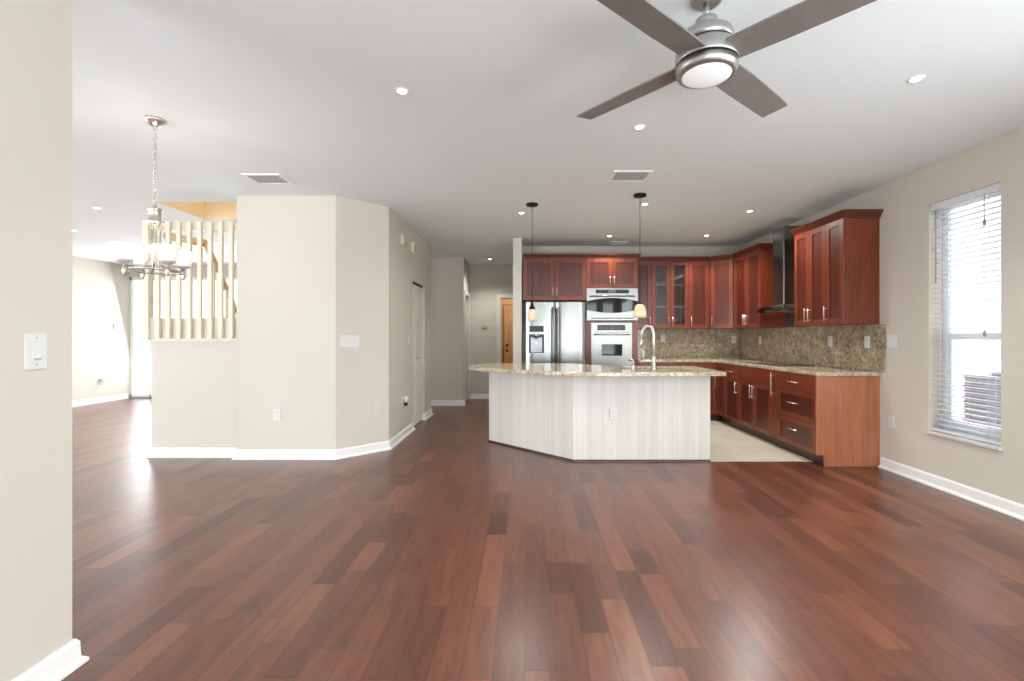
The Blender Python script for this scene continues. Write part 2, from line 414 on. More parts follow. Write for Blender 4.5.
# far wall of the front room, glazed where the daylight enters
fw = MB().box(-4.0, 9.8, 0, -3.9, 9.95, CEIL).box(XL, 9.8, 2.5, -4.0, 9.95, CEIL).box(-4.02, 8.87, 0, -3.9, 9.8, CEIL)
struct('wall_front', fw, M['wall'], 'bright far wall of the front room beyond the stairs', 'wall')
rr = MB()
for a, b, z0, z1 in ((XL, -6.8, 0, CEIL), (-3.2, -.6, 0, CEIL), (3.0, XR, 0, CEIL), (-6.8, -3.2, 2.4, CEIL), (-.6, 3.0, 2.4, CEIL), (.1, .9, 0, 2.4), (1.7, 2.2, 0, 2.4)):
    rr.box(a, YB - .15, z0, b, YB, z1)
struct('wall_rear', rr, M['wall'], 'wall with the glazed sliding doors behind the viewpoint', 'wall')

# entry glazing: frame + panes, part of the setting
g = MB()
for x in (XL, -7.8, -6.95, -5.95, -4.95, -4.04): g.box(x, 9.84, 0, x + .03, 9.9, 2.5)
g.box(XL, 9.84, 0, -4.0, 9.9, .06).box(XL, 9.84, 2.44, -4.0, 9.9, 2.5)
e = struct('window_2', g, M['white'], 'white framed glazing at the far end of the front room', 'window')
obj('pane', MB().box(-8.17, 9.866, .06, -4.02, 9.874, 2.44), M['glass'], e)
obj('threshold', MB().box(-8.15, 9.76, 0, -4.0, 9.84, .02), M['plastic_s'], e)

# baseboards
BP = [(0, 0), (.034, 0), (.034, .012), (.018, .028), (.016, .085), (.008, .1), (0, .1)]
def base(name, pts, label, side=1, pre=None, post=None, prof=BP):
    struct(name, MB().strip(pts, prof, side, pre, post), M['white'], label, 'baseboard')
base('baseboard_left', [(-1.75, YB), (-1.75, 1.832), (-1.875, 1.832)], 'white baseboard with shoe moulding on the foreground wall end')
base('baseboard_closet', [(-2.995, 4.985), (-2.995, 4.92), (-1.971, 4.92), (-1.545, 5.346), (-1.545, 6.47), (-1.6, 6.47)], 'white baseboard around the angled closet block')
base('baseboard_passage', [(-1.6, 7.24), (-1.545, 7.24), (-1.545, 7.72), (-1.7, 7.72)], 'short white baseboard past the closet door')
base('baseboard_stairs', [(-3.94, 5.1), (-3.94, 5.0), (-3.03, 5.0)], 'white baseboard under the stair half wall')
base('baseboard_hall', [(-3.8, 8.75), (-1.148, 8.75), (-1.148, 8.86)], 'white baseboard on the hall wall')
base('baseboard_back', [(-1.148, 9.7), (-.6, 9.7)], 'white baseboard on the hall end wall')
base('baseboard_right', [(XR, 4.615), (XR, YB)], 'long white baseboard under the window wall')
base('baseboard_dining', [(XL, YB), (XL, 9.76)], 'white baseboard of the dining side far wall')

# ------------------------------------------------------------------ window_1 with blinds
win = struct('window_1', MB().box(3.575, wy0, wz0 + .006, 3.605, wy0 + .05, wz1).box(3.575, wy1 - .05, wz0 + .006, 3.605, wy1, wz1).box(3.575, wy0 + .05, wz1 - .05, 3.605, wy1 - .05, wz1).box(3.575, wy0 + .05, wz0 + .006, 3.605, wy1 - .05, wz0 + .07),
             M['sash'], 'tall narrow sash window with white blinds', 'window')
obj('sash', MB().box(3.56, wy0 + .04, 1.245, 3.60, wy1 - .04, 1.295).box(3.562, wy1 - .095, wz0 + .115, 3.598, wy1 - .045, 1.245).box(3.562, wy0 + .045, wz0 + .115, 3.598, wy0 + .095, 1.245).box(3.562, wy0 + .045, wz0 + .06, 3.598, wy1 - .045, wz0 + .115), M['sash'], win)
obj('pane', MB().box(3.582, wy0 + .05, wz0 + .07, 3.586, wy1 - .05, wz1 - .05), M['glass'], win)
obj('sill', MB().box(3.43, wy0 - .015, wz0 - .018, XR + .0005, wy1 + .015, wz0 + .006).box(XR, wy0 + .002, wz0 + .001, 3.60, wy1 - .002, wz0 + .006), M['marble'], win, bevel=.003)
bl = thing('window_blind', 'white horizontal slat blind hanging in the tall window', 'blind', (3.49, (wy0 + wy1) / 2, wz1))
obj('headrail', MB().box(3.462, wy0 + .006, wz1 - .062, 3.52, wy1 - .006, wz1 - .002), M['slat'], bl, bevel=.003)
sb = MB(); z = wz1 - .085
while z > wz0 + .05:
    if True:
        x0, x1 = 3.492 - .024, 3.492 + .024
        sb.add([(x0, wy0 + .01, z - .0015), (x1, wy0 + .01, z - .0015), (x1, wy1 - .01, z - .0015), (x0, wy1 - .01, z - .0015),
                (x0, wy0 + .01, z + .0015), (x1, wy0 + .01, z + .0015), (x1, wy1 - .01, z + .0015), (x0, wy1 - .01, z + .0015)],
               [(0, 3, 2, 1), (4, 5, 6, 7), (0, 1, 5, 4), (1, 2, 6, 5), (2, 3, 7, 6), (3, 0, 4, 7)])
    z -= .0425
obj('slats', sb, M['slat'], bl)
obj('bottom_rail', MB().box(3.468, wy0 + .01, wz0 + .012, 3.516, wy1 - .01, wz0 + .034), M['slat'], bl, bevel=.003)
for yy in (wy0 + .1, wy1 - .1):
    obj('ladder_cord', MB().tube([(3.467, yy, wz0 + .03), (3.467, yy, wz1 - .06)], .0018, 6).tube([(3.517, yy, wz0 + .03), (3.517, yy, wz1 - .06)], .0018, 6), M['slat'], bl)
obj('tilt_wand', MB().tube([(3.462, wy1 - .06, wz1 - .06), (3.46, wy1 - .062, 1.72)], .005, 8), M['plastic_s'], bl, label='clear grey tilt wand')
obj('lift_tassel', MB().lathe([(.003, .05), (.011, .03), (.008, 0)][::-1], (3.462, wy0 + .13, 2.11), 10).tube([(3.462, wy0 + .13, 2.15), (3.462, wy0 + .13, wz1 - .05)], .0015, 6), M['plastic_s'], bl)
obj('lift_tassel', MB().lathe([(.003, .05), (.011, .03), (.008, 0)][::-1], (3.462, wy0 + .13, 1.27), 10).tube([(3.4625, wy0 + .135, 1.31), (3.4625, wy0 + .135, wz1 - .05)], .0015, 6), M['plastic_s'], bl)

# outside the window
struct('ground', MB().box(XR + .15, YB, -.2, 9.0, 11, -.05), M['ground'], 'pale concrete strip outside the window', 'ground')
ac = thing('air_conditioner', 'grey outdoor air conditioner condenser seen through the blinds', 'air conditioner', (4.8, 4.42, -.05))
def cham(x0, y0, x1, y1, c): return [(x0 + c, y0), (x1 - c, y0), (x1, y0 + c), (x1, y1 - c), (x1 - c, y1), (x0 + c, y1), (x0, y1 - c), (x0, y0 + c)]
obj('base_pad', MB().box(4.3, 3.92, -.05, 5.3, 4.94, .02), M['ground'], ac)
obj('casing', MB().prism(cham(4.4, 4.02, 5.2, 4.84, .07), .02, .86), M['ac'], ac)
gl = MB()
for k in range(13): gl.prism(cham(4.385, 4.005, 5.215, 4.855, .075), .1 + k * .055, .118 + k * .055)
obj('louvres', gl, M['ac_d'], ac)
obj('top_grille', MB().prism(cham(4.38, 4.0, 5.22, 4.86, .09), .86, .89).lathe([(.33, 0), (.33, .03), (.05, .05), (0, .05)], (4.8, 4.43, .89), 28), M['ac'], ac)

# ------------------------------------------------------------------ plates on the walls (local frame: x across, -y out of the wall, z up)
def plate(name, label, cat, loc, rz, wd=.072, ht=.117, kind='outlet', mat='plastic', group=None, gangs=1):
    t = thing(name, label, cat, loc, rz, group)
    obj('cover_plate', MB().box(-wd / 2, -.007, -ht / 2, wd / 2, 0, ht / 2), M[mat], t, bevel=.002, local=True)
    if kind == 'outlet':
        for s in (-1, 1):
            r = obj('receptacle', MB().box(-.017, -.0095, s * .021 - .014, .017, -.007, s * .021 + .014), M['socket'], t, local=True, bevel=.001)
    elif kind == 'rocker':
        for gi in range(gangs):
            cx = (gi - (gangs - 1) / 2) * .046
            obj('rocker', MB().box(cx - .0165, -.011, -.033, cx + .0165, -.007, .033), M['plastic'], t, local=True, bevel=.0015)
    elif kind == 'dimmer':
        obj('touch_face', MB().box(-.018, -.010, -.036, .018, -.007, .036), M['plastic'], t, local=True, bevel=.0015)
        obj('slider', MB().box(-.012, -.0125, -.030, .012, -.010, -.026), M['plastic_s'], t, local=True)
        for s in (-1, 1): obj('screw', MB(Matrix.Translation((0, -.007, s * .048)) @ Matrix.Rotation(PI / 2, 4, 'X')).lathe([(.003, 0), (.003, .0012)], n=10), M['plastic_s'], t, local=True)
    elif kind == 'blank':
        obj('screw', MB(Matrix.Translation((0, -.007, .04)) @ Matrix.Rotation(PI / 2, 4, 'X')).lathe([(.003, 0), (.003, .0012)], n=10), M[mat], t, local=True)
    return t
RZ_L = PI / 2        # on a wall facing +X
RZ_R = -PI / 2       # on a wall facing -X
plate('dimmer_switch', 'white slider dimmer on the foreground wall end', 'switch', (-1.75, 1.692, 1.218), RZ_L, .078, .128, 'dimmer')
plate('outlet', 'white outlet low on the flat closet block face', 'outlet', (-2.576, 4.92, .464), 0, mat='plastic')
dg = lambda t: (-1.971 + .426 * t, 4.92 + .426 * t)
x, y = dg(.24); plate('light_switch', 'wide white four gang switch plate on the angled wall', 'switch', (x, y, 1.222), PI / 4, .212, .125, 'rocker', gangs=4)
x, y = dg(.73); plate('blank_plate', 'painted blank cover plate low on the angled wall', 'wall plate', (x, y, .50), PI / 4, .075, .12, 'blank', 'painted')
plate('light_switch', 'single white switch beside the closet door', 'switch', (-1.545, 6.27, 1.23), RZ_L, .07, .117, 'rocker')
t = plate('outlet', 'white outlet with a plugged-in freshener beside the closet door', 'outlet', (-1.545, 5.95, .45), RZ_L)
t = thing('air_freshener', 'white plug-in air freshener with dark base near the closet door', 'air freshener', (-1.535, 5.95, .455), RZ_L)
obj('body', MB(Matrix.Translation((0, -.03, 0))).lathe([(.024, -.01), (.032, .02), (.030, .05), (.018, .065), (0, .068)], n=16), M['plastic'], t, local=True)
obj('bottle', MB(Matrix.Translation((0, -.03, 0))).lathe([(0, -.052), (.02, -.05), (.022, -.012), (.02, -.01)], n=16), M['bronze'], t, local=True)
plate('light_switch', 'white double switch on the painted wall beside the granite backsplash', 'switch', (XR, 4.485, 1.225), RZ_R, .115, .125, 'rocker', gangs=2)
plate('outlet', 'white outlet low on the wall between cabinets and window', 'outlet', (XR, 4.485, .463), RZ_R)
SPX = XR - .02; SPY = 7.68
plate('outlet', 'white outlet on the granite backsplash nearest the window', 'outlet', (SPX, 4.78, 1.215), RZ_R)
plate('outlet', 'white outlet on the granite backsplash below the three door cabinet', 'outlet', (SPX, 5.36, 1.215), RZ_R)
plate('outlet', 'white outlet on the side backsplash beyond the range hood', 'outlet', (SPX, 6.97, 1.215), RZ_R)
plate('light_switch', 'white switch on the back backsplash in the corner', 'switch', (3.36, SPY, 1.22), 0, .08, .117, 'rocker')
plate('outlet', 'white outlet on the back backsplash beside the faucet', 'outlet', (2.21, SPY, 1.24), 0)
plate('outlet', 'white outlet on the pale island front', 'outlet', (.885, 4.826 - .012, .485), 0)
plate('outlet', 'white outlet low on the far dining wall with a plug in it', 'outlet', (XL, 9.16, .42), RZ_L)
t = thing('plug_adapter', 'small tan plug adapter in the far dining wall outlet', 'plug', (XL + .01, 9.16, .44), RZ_L)
obj('body', MB().box(-.03, -.055, -.03, .03, 0, .03), M['beige'], t, local=True, bevel=.008)
obj('cable', MB().tube([(0, -.05, -.02), (-.03, -.07, -.05), (-.08, -.06, -.09)], .006, 8), M['plastic_s'], t, local=True)
t = thing('wall_control', 'small grey and white keypad on the far dining wall', 'keypad', (XL, 9.5, 1.46), RZ_L)
obj('housing', MB().box(-.06, -.025, -.06, .06, 0, .06), M['plastic'], t, local=True, bevel=.004)
obj('screen', MB().box(-.045, -.028, -.03, .0, -.025, .045), M['plastic_s'], t, local=True)
plate('light_switch', 'white double switch below the keypad on the far dining wall', 'switch', (XL, 9.47, 1.2), RZ_L, .12, .12, 'rocker', gangs=2)
t = thing('thermostat', 'small beige thermostat on the hall end wall', 'thermostat', (-.84, 9.7, 1.48), 0)
obj('housing', MB().box(-.05, -.025, -.04, .05, 0, .04), M['beige'], t, local=True, bevel=.006)
obj('dial', MB().box(-.02, -.03, -.015, .02, -.025, .015), M['plastic_s'], t, local=True)
t = thing('door_chime', 'cream door chime with a sloping front high on the closet wall', 'chime', (-1.545, 5.885, 2.40), RZ_L)
obj('housing', MB().add([(-.06, 0, 0), (.06, 0, 0), (.06, -.055, 0), (-.06, -.055, 0), (-.035, 0, .1), (.035, 0, .1), (.035, -.035, .1), (-.035, -.035, .1)],
    [(0, 3, 2, 1), (4, 5, 6, 7), (0, 1, 5, 4), (1, 2, 6, 5), (2, 3, 7, 6), (3, 0, 4, 7)]).box(-.03, -.033, .1, .03, 0, .135), M['beige'], t, local=True, bevel=.004)
obj('grille', MB().box(-.045, -.058, .012, .045, -.05, .03), M['plastic_s'], t, local=True)
t = thing('alarm_sounder', 'square cream alarm box high on the closet wall above the door', 'alarm', (-1.545, 6.43, 2.47), RZ_L)
obj('housing', MB().box(-.055, -.045, -.075, .055, 0, .075), M['beige'], t, local=True, bevel=.008)
obj('speaker_grille', MB().box(-.035, -.05, -.05, .035, -.045, .03), M['plastic_s'], t, local=True)

# ------------------------------------------------------------------ doors
def panel_leaf(mb, w_, h_, th=.035, cols=1, zs=((.12, .78), (.88, 1.52), (1.62, 1.92))):
    # local: x across from 0, y thickness 0..th with face at y=0 looking to -y
    mb.box(0, .008, 0, w_, th, h_)
    st = .085 if cols == 1 else .11
    mb.box(0, 0, 0, st, .008, h_).box(w_ - st, 0, 0, w_, .008, h_)
    if cols == 2: mb.box(w_ / 2 - .05, 0, 0, w_ / 2 + .05, .008, h_)
    ed = [0] + [q for a in zs for q in a] + [h_]
    for i in range(0, len(ed), 2): mb.box(st, 0, ed[i], w_ - st, .008, ed[i + 1])
    xs = [(st, w_ - st)] if cols == 1 else [(st, w_ / 2 - .05), (w_ / 2 + .05, w_ - st)]
    for a, b in zs:
        for xa, xb in xs:
            i = .022
            mb.add([(xa + i, .002, a + i), (xb - i, .002, a + i), (xb - i, .002, b - i), (xa + i, .002, b - i), (xa, .008, a), (xb, .008, a), (xb, .008, b), (xa, .008, b)],
                   [(0, 1, 2, 3), (0, 4, 5, 1), (1, 5, 6, 2), (2, 6, 7, 3), (3, 7, 4, 0)])
    return mb
Lf = Matrix.Translation((-1.575, 6.475, .012)) @ Matrix.Rotation(PI / 2, 4, 'Z')
d1 = struct('door_1', MB(Lf).box(0, -.005, 2.0, .76, .04, 2.022), M['bronze'], 'white bifold six panel closet door', 'door')
for k in range(2):
    l = obj('leaf', panel_leaf(MB(Lf @ Matrix.Translation((k * .382, 0, 0))), .376, 1.99), M['hdoor'], d1)
    if k == 0: obj('knob', MB(Lf @ Matrix.Translation((.335, 0, .95)) @ Matrix.Rotation(PI / 2, 4, 'X')).lathe([(.008, 0), (.008, .02), (.018, .03), (.014, .042), (0, .045)], n=16), M['nickel'], l)
def casing(mb, p0, p1, h_, n, wd=.07, th=.018):
    # flat casing round an opening from p0 to p1 (floor points), standing off along n
    d = Vector((p1[0] - p0[0], p1[1] - p0[1], 0)); L = d.length; d.normalize(); n = Vector((n[0], n[1], 0))
    Mx = Matrix(((d.x, n.x, 0, p0[0]), (d.y, n.y, 0, p0[1]), (0, 0, 1, 0), (0, 0, 0, 1)))
    m = MB(Mx); m.box(-wd, 0, 0, 0, th, h_ + wd).box(L, 0, 0, L + wd, th, h_ + wd).box(0, 0, h_, L, th, h_ + wd)
    mb.v += m.v; b = len(mb.v) - len(m.v); mb.f += [tuple(i + b for i in f) for f in m.f]; mb.sm += m.sm
    return mb
cs = casing(MB(), (-1.148, 8.93), (-1.148, 9.62), 2.06, (1, 0), .06)
d2 = struct('door_2', cs, M['hcasing'], 'white cased doorway with a grey white door on the hall side wall', 'door')
obj('leaf', panel_leaf(MB(Matrix.Translation((-1.20, 8.935, .01)) @ Matrix.Rotation(PI / 2, 4, 'Z')), .68, 2.045, .035, 2), M['hdoor'], d2)
cs = casing(MB(), (-.523, 9.7), (.29, 9.7), 2.06, (0, -1), .075)
cs.box(-.523, 9.7, 0, -.508, 9.82, 2.06).box(.275, 9.7, 0, .29, 9.82, 2.06).box(-.508, 9.7, 2.045, .275, 9.82, 2.06)
struct('trim_1', cs, M['hcasing'], 'white casing around the doorway to the tan room', 'door casing')
d3 = struct('door_3', panel_leaf(MB(Matrix.Translation((-.54, 11.51, .01))), .83, 2.02, .04, 2), M['doorwood'], 'tan door with dark knob and deadbolt in the small room beyond the hall', 'door')
for zz in (.93, 1.06):
    obj('lock', MB(Matrix.Translation((-.46, 11.51, zz)) @ Matrix.Rotation(PI / 2, 4, 'X')).lathe([(.03, 0), (.03, .01), (.012, .02), (.027, .045), (.02, .06), (0, .062)], n=18), M['brass'], d3, label='dark bronze lock')

# ------------------------------------------------------------------ stair railing and stairs
rl = thing('stair_railing', 'cream square baluster stair railing on top of the half wall', 'railing', (-3.5, 5.0, 1.225))
obj('top_rail', MB().box(-3.98, 4.985, 2.385, -2.996, 5.06, 2.475), M['rail'], rl, bevel=.004)
obj('bottom_board', MB().box(-3.98, 4.995, 1.225, -2.996, 5.04, 1.465), M['rail'], rl, bevel=.003)
obj('newel_post', MB().box(-4.015, 4.965, 1.235, -3.95, 5.045, 2.485), M['rail'], rl, bevel=.004)
for px in (158.2, 168.6, 179.1, 189.6, 200.0, 210.5, 221.0, 231.4):
    cx = (px - 526) * 4.97 / 475
    obj('baluster', MB().box(cx - .021, 4.953, 1.25, cx + .021, 4.985, 2.47), M['rail'], rl, bevel=.003)
# flight behind: landing level with the railing foot and a wall-side handrail going down
st = MB().box(-3.93, 5.14, 1.02, -3.105, 5.948, 1.2).box(-3.93, 5.16, 0, -3.12, 5.3, 1.02)
for k in range(6): st.box(-4.38, 5.95 + k * .26, 0, -3.105, 5.95 + (k + 1) * .26, 1.02 - k * .17)
setp(obj('staircase', st, M['rail'], origin=(-3.5, 6.5, 0)), 'cream carpeted stair flight and landing behind the half wall', 'stairs')
hr = thing('stair_handrail', 'honey wood handrail with cream balusters sloping down behind the railing', 'handrail', (-4.0, 6.3, 1.2))
def rail_path(a, b, r=.032): return MB().tube([a, b], [r, r], 8)
pA, pB, pC = (-4.48, 5.9, 2.52), (-3.99, 5.92, 2.43), (-4.26, 7.1, 1.50)
obj('rail', rail_path(pA, pB, .045).tube([pB, pC], .04, 8), M['handrail'], hr)
for k in range(8):
    y = 5.95 + .26 * (k // 2) + (.07, .19)[k % 2]; f = (y - pB[1]) / (pC[1] - pB[1]); x = pB[0] + (pC[0] - pB[0]) * f; z = pB[2] + (pC[2] - pB[2]) * f
    obj('baluster', MB().box(x - .016, y - .016, 1.022 - (k // 2) * .17, x + .016, y + .016, z - .02), M['rail'], hr)

# ------------------------------------------------------------------ cabinets
def frame_matrix(p0, p1):
    # local x along p0->p1, local -y outward to the viewer side (right of travel), z up
    d = Vector((p1[0] - p0[0], p1[1] - p0[1], 0)); L = d.length; d.normalize()
    n = Vector((-d.y, d.x, 0))
    return Matrix(((d.x, n.x, 0, p0[0]), (d.y, n.y, 0, p0[1]), (0, 0, 1, 0), (0, 0, 0, 1))), L
def pull(Mx, x, z, L=.15, vert=True):
    m = MB(Mx)
    if vert:
        m.tube([(x, -.055, z - L / 2), (x, -.055, z + L / 2)], .006, 8)
        for s in (-1, 1): m.tube([(x, -.02, z + s * L * .36), (x, -.055, z + s * L * .36)], .005, 8)
    else:
        m.tube([(x - L / 2, -.055, z), (x + L / 2, -.055, z)], .006, 8)
        for s in (-1, 1): m.tube([(x + s * L * .36, -.02, z), (x + s * L * .36, -.055, z)], .005, 8)
    return m
def shaker(parent, Mx, x0, x1, z0, z1, handle=None, name='door', glass=False, st=.058, flat=False):
    g = .002; x0 += g; x1 -= g; z0 += g; z1 -= g
    m = MB(Mx)
    if flat:
        m.box(x0, -.021, z0, x1, -.001, z1)
    else:
        m.box(x0, -.021, z0, x0 + st, -.001, z1).box(x1 - st, -.021, z0, x1, -.001, z1)
        m.box(x0 + st, -.021, z0, x1 - st, -.001, z0 + st).box(x0 + st, -.021, z1 - st, x1 - st, -.001, z1)
    d = obj(name, m, M['cherry'], parent, bevel=.0015)
    if glass: obj('pane', MB(Mx).box(x0 + st, -.013, z0 + st, x1 - st, -.009, z1 - st), M['cabglass'], d, label='clear glass pane')
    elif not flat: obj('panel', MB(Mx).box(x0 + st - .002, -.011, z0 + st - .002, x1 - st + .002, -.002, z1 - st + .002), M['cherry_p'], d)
    if handle:
        hx, hz, L, vert = handle
        obj('handle', pull(Mx, hx, hz, L, vert), M['nickel'], d, label='satin nickel bar pull')
    return d
CR = [(0, 2.43), (.012, 2.43), (.018, 2.45), (.05, 2.485), (.055, 2.50), (0, 2.50)]
UZ0, UZ1 = 1.392, 2.43
YU = 7.36; XU = 3.122
def upper(name, label, p0, p1, depth, doors, z0=UZ0, crown=True, pre=None, post=None, group=None, handles='auto', body=None, ret=None, hz=None):
    Mx, L = frame_matrix(p0, p1); mid = Mx @ Vector((L / 2, depth / 2, z0))
    t = thing(name, label, 'cabinet', mid, 0, group)
    if body is None: obj('carcass', MB(Mx).box(.001, 0, z0, L - .001, depth, UZ1), M['cherry'], t)
    else: body(t, Mx, L)
    x = 0
    for wd, hside, gl in doors:
        if gl == 'gap': x += wd; continue
        hx = None if hside is None else ((x + .03) if hside == 'l' else (x + wd - .03), (hz or z0 + .11), .15, True)
        shaker(t, Mx, x, x + wd, z0, UZ1, hx, glass=gl); x += wd
    if crown:
        pts = [p0, p1] if not ret else ret
        obj('crown', MB().strip(pts, CR, 1, pre, post), M['cherry_h'], t)
    return t, Mx, L
# travel direction: left to right in the photo along the back wall, then towards the viewer along the side wall
C1, C2 = (2.852, YU), (XU, 7.09)
TX0, TX1, TY = .897, 1.667, 7.1
FX0 = -.045
def pan_box(mbx, L, depth, z0, z1, th=.018): return mbx.box(0, 0, z0, th, depth, z1).box(L - th, 0, z0, L, depth, z1).box(th, 0, z0, L - th, depth, z0 + th).box(th, 0, z1 - th, L - th, depth, z1).box(th, depth - th, z0 + th, L - th, depth, z1 - th)
upper('upper_cabinet', 'two door cherry cabinet above the refrigerator', (FX0, TY), (TX0, TY), .598, [((TX0 - FX0) / 2, 'r', False), ((TX0 - FX0) / 2, 'l', False)], z0=1.81, post=(TX1, TY))
# oven tower
Mx, L = frame_matrix((TX0, TY), (TX1, TY))
tw = thing('oven_cabinet', 'tall cherry cabinet holding the microwave and wall oven', 'cabinet', (1.28, 7.4, 0))
cc = MB(Mx); cc.box(0, 0, .1, .018, .597, UZ1).box(L - .018, 0, .1, L, .597, UZ1).box(.018, .58, .1, L - .018, .597, UZ1)
cc.box(.018, 0, .1, L - .018, .58, .12).box(.018, 0, 1.99, L - .018, .58, UZ1).box(.018, 0, 1.478, L - .018, .58, 1.506).box(.018, 0, .74, L - .018, .58, .757).box(.0, .06, 0.004, L, .597, .1)
cc.box(.018, 0, .757, .078, .58, 1.478).box(L - .092, 0, .757, L - .018, .58, 1.478)
obj('carcass', cc, M['cherry'], tw)
for a, b, hs in ((0, L / 2, L / 2 - .03), (L / 2, L, L / 2 + .03)): shaker(tw, Mx, a, b, 1.99, UZ1, (hs, 2.09, .15, True))
shaker(tw, Mx, 0, L, .11, .74, (L / 2, .66, .2, False), 'drawer')
obj('crown', MB().strip([(TX0, TY), (TX1, TY), (TX1, 7.30)], CR, 1, (FX0, TY)), M['cherry_h'], tw)
upper('upper_cabinet', 'narrow cherry cabinet with one door in the corner beside the oven tower', (TX1, YU), (1.943, YU), .338, [(.276, 'r', False)], post=(2.5, YU))
def glass_body(t, Mx, L):
    obj('carcass', pan_box(MB(Mx), L, .338, UZ0, UZ1), M['cherry'], t)
    for k in (1, 2): obj('shelf', MB(Mx).box(.018, .02, UZ0 + k * .345 - .004, L - .018, .32, UZ0 + k * .345 + .004), M['plastic'], t)
    obj('divider', MB(Mx).box(L / 2 - .018, 0, UZ0 + .018, L / 2 + .018, .02, UZ1 - .018), M['cherry'], t)
upper('upper_cabinet', 'cherry cabinet with two glass doors and glass shelves', (1.943, YU), (2.516, YU), .338, [(.2865, 'r', True), (.2865, 'l', True)], pre=(1.5, YU), post=(2.8, YU), body=glass_body)
upper('upper_cabinet', 'single door cherry cabinet between the glass doors and the corner', (2.516, YU), (C1[0] - .003, YU), .338, [(C1[0] - 2.516 - .02, 'l', False)], pre=(1.5, YU), post=C2)
def diag_body(t, Mx, L):
    obj('carcass', MB().prism([C1, C2, (XR - .002, 7.09), (XR - .002, 7.698), (2.852, 7.698)], UZ0, UZ1), M['cherry'], t)
dl = math.hypot(C2[0] - C1[0], C2[1] - C1[1])
upper('upper_cabinet', 'corner cherry cabinet with an angled single door', C1, C2, .3, [(.022, None, 'gap'), (dl - .044, 'l', False)], pre=(2.5, YU), post=(XU, 6.4), body=diag_body)
upper('upper_cabinet', 'two door cherry cabinet between the corner and the range hood', (XU, 7.087), (XU, 6.31), XR - XU - .002, [(.022, None, 'gap'), (.379, 'r', False), (.379, 'l', False)], pre=C1, ret=[(XU, 7.0875), (XU, 6.31), (XR - .001, 6.31)])
upper('upper_cabinet', 'three door cherry cabinet beside the window with a plain end panel', (XU, 5.49), (XU, 4.64), XR - XU - .002, [(.2833, 'r', False), (.2833, 'l', False), (.2834, 'l', False)], ret=[(XR - .001, 5.49), (XU, 5.49), (XU, 4.64), (XR - .001, 4.64)])

# base cabinets along the side wall; fronts at XB, toe kick set back
XB = 2.86
BZ0, BZ1 = .11, .882
def lower(label, p0, p1, depth, build, end=None, name='base_cabinet'):
    Mx, L = frame_matrix(p0, p1); mid = Mx @ Vector((L / 2, depth / 2, 0))
    t = thing(name, label, 'cabinet', mid)
    obj('carcass', MB(Mx).box(.0005, 0, BZ0, L - .0005, depth, BZ1), M['cherry'], t)
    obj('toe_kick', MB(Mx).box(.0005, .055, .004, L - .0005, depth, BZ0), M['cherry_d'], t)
    build(t, Mx, L)
    if end: end(t, Mx, L)
    return t
BD = XR - XB - .002
def b_drawers(t, Mx, L):
    for a, b, zz in ((.70, BZ1, .79), (.405, .70, .57), (BZ0, .405, .29)): shaker(t, Mx, 0, L, a, b, (L / 2, zz, .17, False), 'drawer', flat=(a == .70), st=.05)
def b_end(t, Mx, L): obj('end_panel', MB(Mx).box(L, -.02, BZ0, L + .018, BD, BZ1).box(L, .055, .0, L + .018, BD, BZ0), M['cherry_e'], t, label='lighter orange cherry end panel')
def b_pull(t, Mx, L): shaker(t, Mx, 0, L, BZ0, BZ1, (L / 2, .72, .28, True), flat=True)
def b_cook(t, Mx, L):
    shaker(t, Mx, 0, L, .70, BZ1, None, 'false_drawer', flat=True)
    shaker(t, Mx, 0, L / 2, BZ0, .70, (L / 2 - .035, .58, .17, True)); shaker(t, Mx, L / 2, L, BZ0, .70, (L / 2 + .035, .58, .17, True))
def b_dd(t, Mx, L):
    shaker(t, Mx, 0, L, .70, BZ1, (L / 2, .79, .15, False), 'drawer', flat=True); shaker(t, Mx, 0, L, BZ0, .70, (L - .035, .58, .17, True))
def b_door(t, Mx, L): shaker(t, Mx, 0, L, BZ0, BZ1, None)
lower('three drawer cherry base cabinet at the window end of the counter', (XB, 5.37), (XB, 4.655), BD, b_drawers, b_end)
lower('slim pull-out cherry base cabinet beside the three drawers', (XB, 5.51), (XB, 5.372), BD, b_pull)
lower('wide two door cherry base cabinet under the cooktop', (XB, 6.35), (XB, 5.512), BD, b_cook)
lower('cherry base cabinet with one drawer over one door near the corner', (XB, 6.78), (XB, 6.352), BD, b_dd)
YBK = 7.09
lower('cherry corner base cabinet with a plain tall door', (XB, YBK - .004), (XB, 6.782), BD, b_door)
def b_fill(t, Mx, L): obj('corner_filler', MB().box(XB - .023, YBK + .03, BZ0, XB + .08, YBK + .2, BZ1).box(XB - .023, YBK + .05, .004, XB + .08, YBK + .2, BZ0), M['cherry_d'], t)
lower('cherry base cabinet with drawers along the back wall behind the faucet', (2.25, YBK), (XB - .024, YBK), .6, b_dd, b_fill)
lower('cherry base cabinet along the back wall next to the oven tower', (TX1 + .002, YBK), (2.248, YBK), .6, b_dd)

